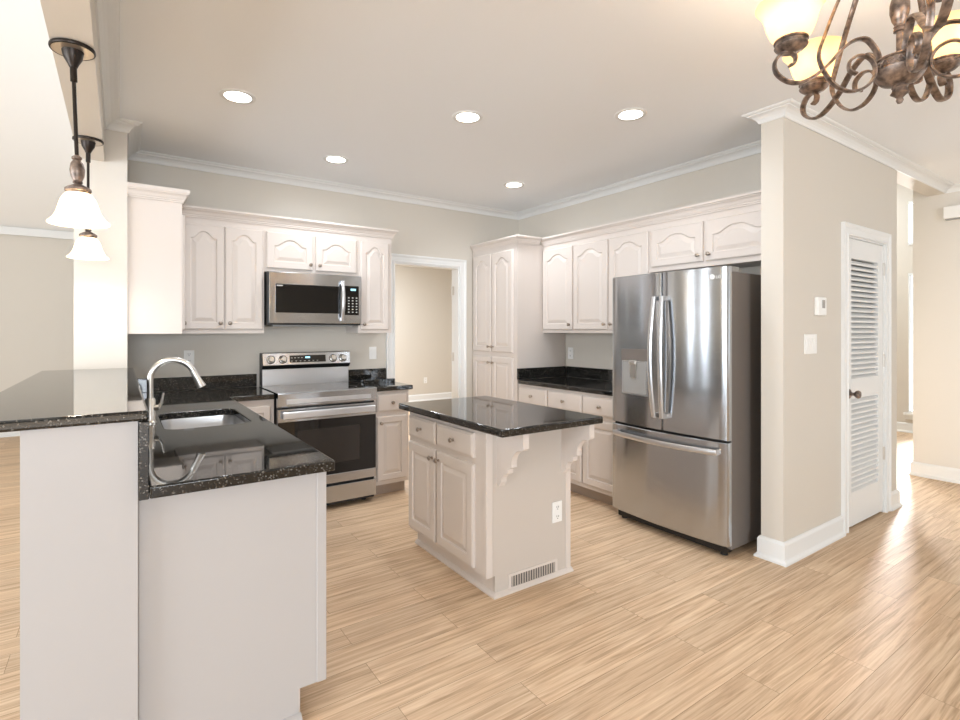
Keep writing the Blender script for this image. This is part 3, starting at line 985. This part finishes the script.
# ------------------------------------------------------------------ microwave
mw = thing('microwave', 'stainless over-the-range microwave hung below the short cabinet', 'microwave', (-2.790, 0, 0))
MW, MZ0, MZ1 = 0.752, 1.422, 1.836
MB().box(0, MW, -0.375, -0.004, MZ0, MZ1).build('body', M['dark'], mw, smooth=False)
MB().box(0.05, MW - 0.05, -0.34, -0.06, MZ0 - 0.012, MZ0 + 0.001).build('underside_vent', M['grey'], mw, smooth=False)
f = MB().box(0.006, MW, -0.405, -0.375, MZ0 + 0.012, MZ1, bev=0.004)
fo_ = f.build('front', M['steel'], mw, smooth=False)
MB().box(0.052, 0.560, -0.4085, -0.404, MZ0 + 0.095, MZ1 - 0.095, bev=0.001, seg=1).build('window', M['glass'], fo_, smooth=False)
MB().box(0.600, MW - 0.025, -0.4085, -0.404, MZ0 + 0.085, MZ1 - 0.085, bev=0.001, seg=1).build('keypad', M['glass'], fo_, smooth=False)
MB().box(0.655, 0.700, -0.4095, -0.4084, MZ1 - 0.125, MZ1 - 0.108).build('clock_display', M['display'], fo_, smooth=False)
k = MB()
for i in range(3):
    for j in range(6):
        k.box(0.632 + 0.034 * i, 0.645 + 0.034 * i, -0.4093, -0.4084, MZ0 + 0.105 + 0.024 * j, MZ0 + 0.113 + 0.024 * j)
k.build('printed_keys', M['mark'], fo_, smooth=False)
MB().box(0.060, 0.105, -0.4092, -0.4084, MZ1 - 0.112, MZ1 - 0.104).build('printed_mark', M['mark'], fo_, smooth=False)
hp = []
for i in range(17):
    q = i / 16
    z = MZ0 + 0.040 + (0.325) * q
    hp.append((0.578, -0.425 - 0.030 * math.sin(PI * q), z))
MB().strap(hp, (1, 0, 0), 0.026, 0.016).box(0.567, 0.589, -0.432, -0.400, MZ0 + 0.036, MZ0 + 0.060).box(0.567, 0.589, -0.432, -0.400, MZ1 - 0.072, MZ1 - 0.048).build('handle', M['steel_plain'], fo_, angle=50)

# ------------------------------------------------------------------ fridge (local x along its front, -y out of it)
fr = thing('refrigerator', 'large stainless french-door fridge with a bottom freezer drawer, right of the base cabinets', 'fridge', (-0.06, -2.012, 0), -PI / 2)
FW, FD = 0.888, 0.622
MB().box(0.004, FW - 0.004, -FD, 0, 0.045, 1.735, bev=0.004, seg=1).build('body', M['side'], fr, smooth=False)
MB().box(0.03, FW - 0.03, -FD - 0.02, -FD + 0.05, 0.02, 0.055).build('kick_grille', M['dark'], fr, smooth=False)
for x in (0.06, FW - 0.06):
    MB().lathe([(0.022, 0.0), (0.022, 0.02), (0.014, 0.05)], c=(x, -FD + 0.015, 0), n=14).build('foot', M['dark'], fr)
    MB().lathe([(0.022, 0.0), (0.022, 0.02), (0.014, 0.05)], c=(x, -0.08, 0), n=14).build('foot', M['dark'], fr)


def bow(x):
    q = (x - FW / 2) / (FW / 2)
    return 0.030 * (1 - q * q)


def fr_door(x0, x1, z0, z1, name, n=16):
    """bowed door panel: front follows one shallow arc across the whole fridge."""
    y0, yb = -FD - 0.055, -FD - 0.006
    pl = [(x0, yb)]
    rr = 0.010
    for i in range(n + 1):
        x = x0 + (x1 - x0) * i / n
        y = y0 - bow(x)
        pl.append((x, y + (rr if i in (0, n) else 0)))
        if i == 0:
            pl.append((x + rr * 0.35, y + rr * 0.25))
        if i == n - 1:
            pl.append((x1 - rr * 0.35, y0 - bow(x1) + rr * 0.25))
    pl.append((x1, yb))
    m = MB()
    m.loops([[(px, py + (0.004 if 0 < k < len(pl) - 1 else 0), z0) for k, (px, py) in enumerate(pl)], [(px, py, z0 + 0.004) for px, py in pl],
             [(px, py, z1 - 0.004) for px, py in pl], [(px, py + (0.004 if 0 < k < len(pl) - 1 else 0), z1) for k, (px, py) in enumerate(pl)]])
    return m.build(name, M['steel'], fr, angle=40)


XS = 0.452
dl = fr_door(0.0, XS - 0.003, 0.712, 1.765, 'door')
drr = fr_door(XS + 0.003, FW, 0.712, 1.765, 'door')
fz = fr_door(0.0, FW, 0.075, 0.698, 'freezer_drawer', n=28)
MB().box(0.01, FW - 0.01, -FD - 0.03, -FD, 0.697, 0.713).build('door_seal', M['dark'], fr, smooth=False)
for x in (0.05, FW - 0.05):
    MB().box(x - 0.04, x + 0.04, -FD - 0.045, -FD + 0.10, 1.735, 1.768, bev=0.006).build('hinge_cover', M['grey'], fr, smooth=False)
MB().box(0.10, FW - 0.10, -0.30, -0.05, 1.735, 1.752).build('top_cover', M['grey'], fr, smooth=False)


def fr_handle(x, parent, lean):
    P = []
    n = 24
    for i in range(n + 1):
        q = i / n
        z = 0.80 + 0.80 * q
        out = 0.045 + 0.030 * math.sin(PI * q)
        P.append((x + lean * (math.sin(PI * q) - 1), -FD - 0.055 - bow(x) - out, z))
    m = MB().strap(P, (1, 0, 0), 0.030, 0.016)
    yb = -FD - 0.055 - bow(x)
    for q, z in ((0, 0.800), (n, 1.575)):
        m.box(P[q][0] - 0.013, P[q][0] + 0.013, P[q][1], yb + 0.005, z, z + 0.028)
    m.build('handle', M['steel_plain'], parent, angle=50)


fr_handle(XS - 0.040, dl, -0.010)
fr_handle(XS + 0.040, drr, 0.010)
P = []
for i in range(29):
    q = i / 28
    x = 0.045 + (FW - 0.09) * q
    P.append((x, -FD - 0.055 - bow(x) - 0.030 - 0.018 * math.sin(PI * q), 0.640 - 0.004 * math.sin(PI * q)))
m = MB().strap(P, (0, 0, 1), 0.034, 0.016)
for k in (0, 28):
    x = P[k][0]
    m.box(x - 0.014 if k else x, x if k else x + 0.014, P[k][1], -FD - 0.055 - bow(x) + 0.006, 0.624, 0.656)
m.build('handle', M['steel_plain'], fz, angle=50)
# water and ice dispenser on the left door
dx0, dx1 = 0.105, 0.335


def disp(a, c, z0, z1, out, name, mat, parent):
    pl = []
    n = 8
    for i in range(n + 1):
        x = a + (c - a) * i / n
        pl.append((x, -FD - 0.055 - bow(x) - out))
    back = [(x, y + out + 0.012) for x, y in reversed(pl)]
    return MB().loops([[(x, y, z) for x, y in pl + back] for z in (z0, z1)]).build(name, mat, parent, angle=40)


disp_root = disp(dx0, dx1, 0.925, 1.245, 0.002, 'dispenser', M['steel_plain'], dl)
disp_root['label'] = 'satin grey water and ice dispenser'
disp(dx0 - 0.002, dx1 + 0.002, 1.165, 1.248, 0.005, 'control_strip', M['side'], disp_root)
disp(dx0 + 0.008, dx1 - 0.008, 0.935, 1.160, 0.0035, 'recess_plate', M['grey'], disp_root)
xm = (dx0 + dx1) / 2
m = MB().box(xm - 0.030, xm + 0.030, -FD - 0.055 - bow(xm) - 0.026, -FD - 0.055 - bow(xm), 1.140, 1.168, bev=0.004)
m.loops([[(xm - 0.026, y, 1.142), (xm + 0.026, y, 1.142), (xm + 0.021, y, 1.045), (xm - 0.021, y, 1.045)] for y in (-FD - 0.055 - bow(xm) - 0.016, -FD - 0.055 - bow(xm) - 0.008)])
m.build('paddle', M['chrome'], disp_root, smooth=False)
# emblem: small disc with two letters beside it, top right of the right-hand door
xe, ze = 0.800, 1.704
MB().lathe([(0.015, -0.002), (0.015, 0.003), (0.013, 0.004), (0.0, 0.004)], c=(xe, -FD - 0.0545 - bow(xe), ze), axis='-y', n=24).build('emblem', M['white'], drr)
tc_ = bpy.data.curves.new('emblem_letters', 'FONT')
tc_.body = 'LG'
tc_.size = 0.027
tc_.extrude = 0.0015
to_ = bpy.data.objects.new('emblem_letters_source', tc_)
COL.objects.link(to_)
bpy.context.view_layer.update()
me_ = bpy.data.meshes.new_from_object(to_.evaluated_get(bpy.context.evaluated_depsgraph_get()))
bpy.data.objects.remove(to_)
me_.materials.clear()
me_.materials.append(M['white'])
eo = bpy.data.objects.new('emblem_letters', me_)
COL.objects.link(eo)
eo.parent = drr
eo.location = (xe + 0.021, -FD - 0.0570 - bow(xe + 0.019), ze - 0.011)
eo.rotation_euler = (PI / 2, 0, 0.112)


# ------------------------------------------------------------------ wall plates and controls (local: plate on y=0 facing -y)
def plate(label, loc, rz, kind='outlet', group='wall plates', w=0.072, h=0.116):
    nm = {'outlet': 'wall_outlet', 'switch': 'light_switch'}[kind]
    o = thing(nm, label, kind, loc, rz, group)
    MB().box(-w / 2, w / 2, -0.006, -0.0003, -h / 2, h / 2, bev=0.002, seg=2).build('cover_plate', M['white'], o, smooth=False)
    if kind == 'outlet':
        for s in (-1, 1):
            r_ = MB().box(-0.017, 0.017, -0.0085, -0.005, s * 0.026 - 0.016, s * 0.026 + 0.016, bev=0.002, seg=1).build('receptacle', M['white'], o, smooth=False)
            MB().box(-0.008, -0.005, -0.0089, -0.008, s * 0.026 - 0.002, s * 0.026 + 0.008).box(0.005, 0.008, -0.0089, -0.008, s * 0.026 - 0.002, s * 0.026 + 0.008).lathe(
                [(0.003, 0.008), (0.003, 0.0089)], c=(0, 0, s * 0.026 - 0.009), axis='-y', n=8).build('slots', M['slot'], r_, smooth=False)
    else:
        n = 3 if w > 0.15 else 1
        for i in range(n):
            x = (i - (n - 1) / 2) * 0.046
            MB().loops([[(x - 0.016, -0.006, -0.033), (x + 0.016, -0.006, -0.033), (x + 0.016, -0.006, 0.033), (x - 0.016, -0.006, 0.033)],
                        [(x - 0.016, -0.008, -0.033), (x + 0.016, -0.008, -0.033), (x + 0.016, -0.011, 0.033), (x - 0.016, -0.011, 0.033)]]).build('rocker', M['white'], o, smooth=False)
    return o


plate('white outlet on the wall left of the range, behind the faucet', (-3.287, 0, 1.165), 0)
plate('white rocker switch on the wall right of the range', (-1.765, 0, 1.165), 0, 'switch')
plate('white outlet above the counter on the right wall', (0, -0.835, 1.150), -PI / 2)
plate('white outlet low on the island end panel', (-1.705, -2.4575, 0.357), 0)
plate('white outlet on the far wall seen through the rear doorway', (1.212, 4.42, 0.40), 0)
plate('white three-gang rocker switch below the thermostat', (-0.176, -3.116, 1.292), 0, 'switch', w=0.165, h=0.122)
th = thing('thermostat', 'white thermostat with a small grey screen, above the three-gang switch', 'thermostat', (-0.062, -3.116, 1.530))
MB().box(-0.060, 0.060, -0.026, -0.0003, -0.058, 0.058, bev=0.006).build('housing', M['white'], th, smooth=False)
MB().box(-0.006, 0.034, -0.0268, -0.025, -0.012, 0.040).build('screen', M['grey'], th, smooth=False)
MB().box(-0.034, -0.014, -0.028, -0.025, 0.010, 0.034, bev=0.001, seg=1).build('button', M['white'], th, smooth=False)
ch = thing('door_chime', 'white door chime box high on the hall wall at the right edge', 'door chime', (2.5, -3.30, 2.445))
MB().box(-0.07, -0.0003, -0.18, 0.18, -0.055, 0.055, bev=0.006).build('chime_cover', M['white'], ch, smooth=False)
MB().box(-0.05, -0.0003, -0.172, 0.172, -0.064, -0.054).build('chime_base', M['grey'], ch, smooth=False)


# ------------------------------------------------------------------ recessed ceiling lights
def spot(loc, watts, parent, size=172, blend=1.0, col=(0.87, 0.93, 1.0), r=0.07):
    d = bpy.data.lights.new('downlight_beam', 'SPOT')
    d.energy = watts
    d.spot_size = math.radians(size)
    d.spot_blend = blend
    d.color = col
    d.shadow_soft_size = r
    o = bpy.data.objects.new('downlight_beam', d)
    COL.objects.link(o)
    o.parent = parent
    o.location = loc
    return o


proto = None
for (x, y, lab) in ((-3.182, -1.436, 'recessed ceiling light nearest the bar, above the sink'),
                    (-1.962, -1.935, 'recessed ceiling light above the island'),
                    (-1.164, -2.532, 'recessed ceiling light in front of the fridge'),
                    (-2.360, -0.694, 'recessed ceiling light near the range wall, in front of the microwave'),
                    (-0.800, -0.926, 'recessed ceiling light in the far corner, by the pantry cupboard')):
    if proto is None:
        proto = thing('recessed_light', lab, 'ceiling light', (x, y, CZ), 0, 'recessed lights in the kitchen ceiling')
        MB().lathe([(0.070, -0.0005), (0.070, -0.004), (0.088, -0.006), (0.094, -0.003), (0.095, -0.0005)], n=36, cap0=False, cap1=False).build('trim_ring', M['trim'], proto)
        MB().lathe([(0.071, -0.0008), (0.071, -0.0035), (0.0, -0.0045)], n=36).build('lens', M['lens'], proto)
        spot((0, 0, -0.03), 16, proto)
    else:
        c = copy_tree(proto)
        c.location = (x, y, CZ)
        c['label'] = lab

# ------------------------------------------------------------------ pendants over the bar
def pendant():
    o = thing('pendant_light', 'nearer pendant with a white bell shade, hanging from the beam over the bar', 'pendant light', (-3.873, -2.17, 2.43), 0, 'pendants over the bar')
    MB().lathe([(0.0, -0.0005), (0.066, -0.0005), (0.066, -0.010), (0.064, -0.0125), (0.030, -0.0135), (0.0, -0.0137)], n=36).build('canopy', M['canopy'], o, angle=30)
    MB().lathe([(0.066, -0.001), (0.070, -0.001), (0.071, -0.007), (0.069, -0.012), (0.0645, -0.0135), (0.0645, -0.012)], n=36, cap0=False, cap1=False).build('canopy_rim', M['darkbronze'], o)
    MB().lathe([(0.034, -0.0137), (0.033, -0.020), (0.029, -0.040), (0.018, -0.060), (0.012, -0.074), (0.0, -0.075)], n=28, cap0=False).build('canopy_neck', M['darkbronze'], o)
    MB().lathe([(0.011, -0.072), (0.011, -0.125), (0.0065, -0.128), (0.0065, -0.405)], n=16).build('rod', M['darkbronze'], o)
    MB().lathe([(0.008, -0.400), (0.016, -0.408), (0.016, -0.414), (0.012, -0.418), (0.020, -0.432), (0.0235, -0.455), (0.021, -0.478), (0.014, -0.496), (0.016, -0.502), (0.010, -0.508), (0.008, -0.515)], n=24).build('baluster', M['bronze'], o)
    MB().lathe([(0.006, -0.505), (0.020, -0.512), (0.034, -0.520), (0.041, -0.526), (0.041, -0.534), (0.037, -0.538), (0.037, -0.545), (0.030, -0.546)], n=28).build('shade_cap', M['bronze'], o)
    MB().lathe([(0.0333, -0.540), (0.0421, -0.548), (0.0535, -0.566), (0.0607, -0.590), (0.0680, -0.615), (0.0794, -0.636), (0.0956, -0.652), (0.0944, -0.655), (0.0778, -0.640), (0.0656, -0.617), (0.0583, -0.591), (0.0510, -0.568), (0.0405, -0.551), (0.0333, -0.543)],
               n=48, cap0=False, cap1=False).build('shade', M['shade'], o, angle=60)
    d = bpy.data.lights.new('pendant_bulb', 'POINT')
    d.energy = 5
    d.color = (1, 0.9, 0.76)
    d.shadow_soft_size = 0.03
    l = bpy.data.objects.new('pendant_bulb', d)
    COL.objects.link(l)
    l.parent = o
    l.location = (0, 0, -0.605)
    return o


p1 = pendant()
p1.rotation_mode = 'QUATERNION'
from mathutils import Quaternion
p1.rotation_quaternion = Quaternion((math.sin(math.radians(34.613)), math.cos(math.radians(34.613)), 0), math.radians(-2.2))
p2 = copy_tree(p1)
p2.location = (-3.873, -1.03, 2.43)
p2.rotation_quaternion = (1, 0, 0, 0)
p1.location.z -= 0.0028
p2['label'] = 'farther pendant with a white bell shade, hanging near the bar column'

# ------------------------------------------------------------------ chandelier
AZ = math.radians(34.613)
Rv = Vector((math.cos(AZ), -math.sin(AZ), 0))
Fv = Vector((math.sin(AZ), math.cos(AZ), 0))
CC = Vector((-1.757, -4.042, 2.174))
chd = thing('chandelier', 'bronze scroll-arm chandelier with amber shades, top right of the room', 'chandelier', CC)
MB().lathe([(0.0, -0.102), (0.006, -0.100), (0.010, -0.092), (0.008, -0.084), (0.016, -0.076), (0.024, -0.070), (0.020, -0.064), (0.018, -0.056), (0.021, -0.052), (0.019, -0.046), (0.030, -0.042),
            (0.048, -0.034), (0.060, -0.020), (0.067, -0.004), (0.068, 0.000), (0.064, 0.003), (0.064, 0.026), (0.068, 0.029), (0.066, 0.034), (0.050, 0.038), (0.020, 0.044), (0.012, 0.05), (0.0, 0.05)], n=40).build('hub', M['bronze'], chd, angle=30)
m = MB()
for i in range(30):
    a = 2 * PI * i / 30
    c = Vector((0.0645 * math.cos(a), 0.0645 * math.sin(a), 0.0145))
    t = Vector((-math.sin(a), math.cos(a), 0))
    for s in (-1, 1):
        m.tube([c - t * 0.006 + Vector((0, 0, -s * 0.008)), c + Vector((math.cos(a), math.sin(a), 0)) * 0.003, c + t * 0.006 + Vector((0, 0, s * 0.008))], 0.0018, n=6)
m.build('braided_band', M['bronze'], chd)
MB().lathe([(0.012, 0.045), (0.009, 0.06), (0.009, 0.118), (0.016, 0.120), (0.016, 0.126), (0.012, 0.130), (0.016, 0.134), (0.013, 0.140), (0.020, 0.155), (0.0255, 0.180), (0.025, 0.205), (0.018, 0.232), (0.011, 0.245),
            (0.015, 0.250), (0.009, 0.258), (0.008, 0.42), (0.018, 0.43), (0.018, 0.445), (0.008, 0.46), (0.008, 0.48)], n=28).build('stem', M['bronze'], chd)
MB().lathe([(0.0, 0.5205), (0.065, 0.5205), (0.065, 0.511), (0.050, 0.500), (0.020, 0.488), (0.012, 0.475), (0.0, 0.475)], n=32).build('canopy', M['bronze'], chd)


def spline(ctrl, n=10):
    out = []
    P = [Vector(c) for c in ctrl]
    P = [P[0] * 2 - P[1]] + P + [P[-1] * 2 - P[-2]]
    for i in range(1, len(P) - 2):
        for k in range(n):
            t = k / n
            a, b, c, d = P[i - 1], P[i], P[i + 1], P[i + 2]
            out.append(0.5 * ((2 * b) + (c - a) * t + (2 * a - 5 * b + 4 * c - d) * t * t + (3 * b - a - 3 * c + d) * t ** 3))
    out.append(P[-2])
    return out


ARM = [(0.058, 0.03), (0.066, 0.062), (0.095, 0.1002), (0.13, 0.0999), (0.165, 0.0759), (0.2, 0.0358), (0.24, 0.0006), (0.285, -0.022), (0.325, -0.018), (0.358, 0.008), (0.365, 0.04), (0.348, 0.068), (0.322, 0.074), (0.304, 0.06), (0.306, 0.04), (0.32, 0.032)]
STRAP = [(0.01, 0.44), (0.06, 0.425), (0.12, 0.35), (0.172, 0.24), (0.2179, 0.12), (0.2357, 0.05), (0.2046, -0.02), (0.1611, -0.055), (0.118, -0.056), (0.084, -0.032), (0.072, 0.004), (0.086, 0.038), (0.118, 0.05), (0.145, 0.034), (0.146, 0.006), (0.126, -0.006)]
SHADE = [(0.036, 0.050), (0.046, 0.055), (0.058, 0.070), (0.068, 0.094), (0.075, 0.122), (0.084, 0.146), (0.100, 0.166), (0.0985, 0.169), (0.081, 0.149), (0.072, 0.124), (0.065, 0.096), (0.055, 0.073), (0.045, 0.058), (0.036, 0.053)]
for deg in (174, 102, 30, -42, 246):
    a = math.radians(deg)
    u = Rv * math.cos(a) + Fv * math.sin(a)
    sd = Vector((-u.y, u.x, 0))
    z = Vector((0, 0, 1))
    am = MB().strap([u * r_ + z * h_ for r_, h_ in spline(ARM)], sd, 0.022, 0.009).build('arm', M['bronze'], chd, angle=50)
    MB().strap([u * r_ + z * h_ + sd * 0.004 for r_, h_ in spline(STRAP)], sd, 0.018, 0.008).build('scroll_strap', M['bronze'], chd, angle=50)
    c = u * 0.316 + z * 0.034
    cu = MB().lathe([(0.0, 0.036), (0.012, 0.036), (0.018, 0.038), (0.034, 0.044), (0.045, 0.054), (0.047, 0.058), (0.044, 0.060), (0.044, 0.070), (0.048, 0.072), (0.048, 0.077), (0.0, 0.077)], c=c, n=32).build('shade_cup', M['bronze'], chd, angle=30)
    MB().lathe([(r_, h_ + 0.024) for r_, h_ in SHADE], c=c, n=40, cap0=False, cap1=False).build('shade', M['amber'], cu, angle=60)
    d = bpy.data.lights.new('chandelier_bulb', 'POINT')
    d.energy = 1.0
    d.color = (1, 0.88, 0.72)
    d.shadow_soft_size = 0.025
    l = bpy.data.objects.new('chandelier_bulb', d)
    COL.objects.link(l)
    l.parent = chd
    l.location = c + z * 0.14
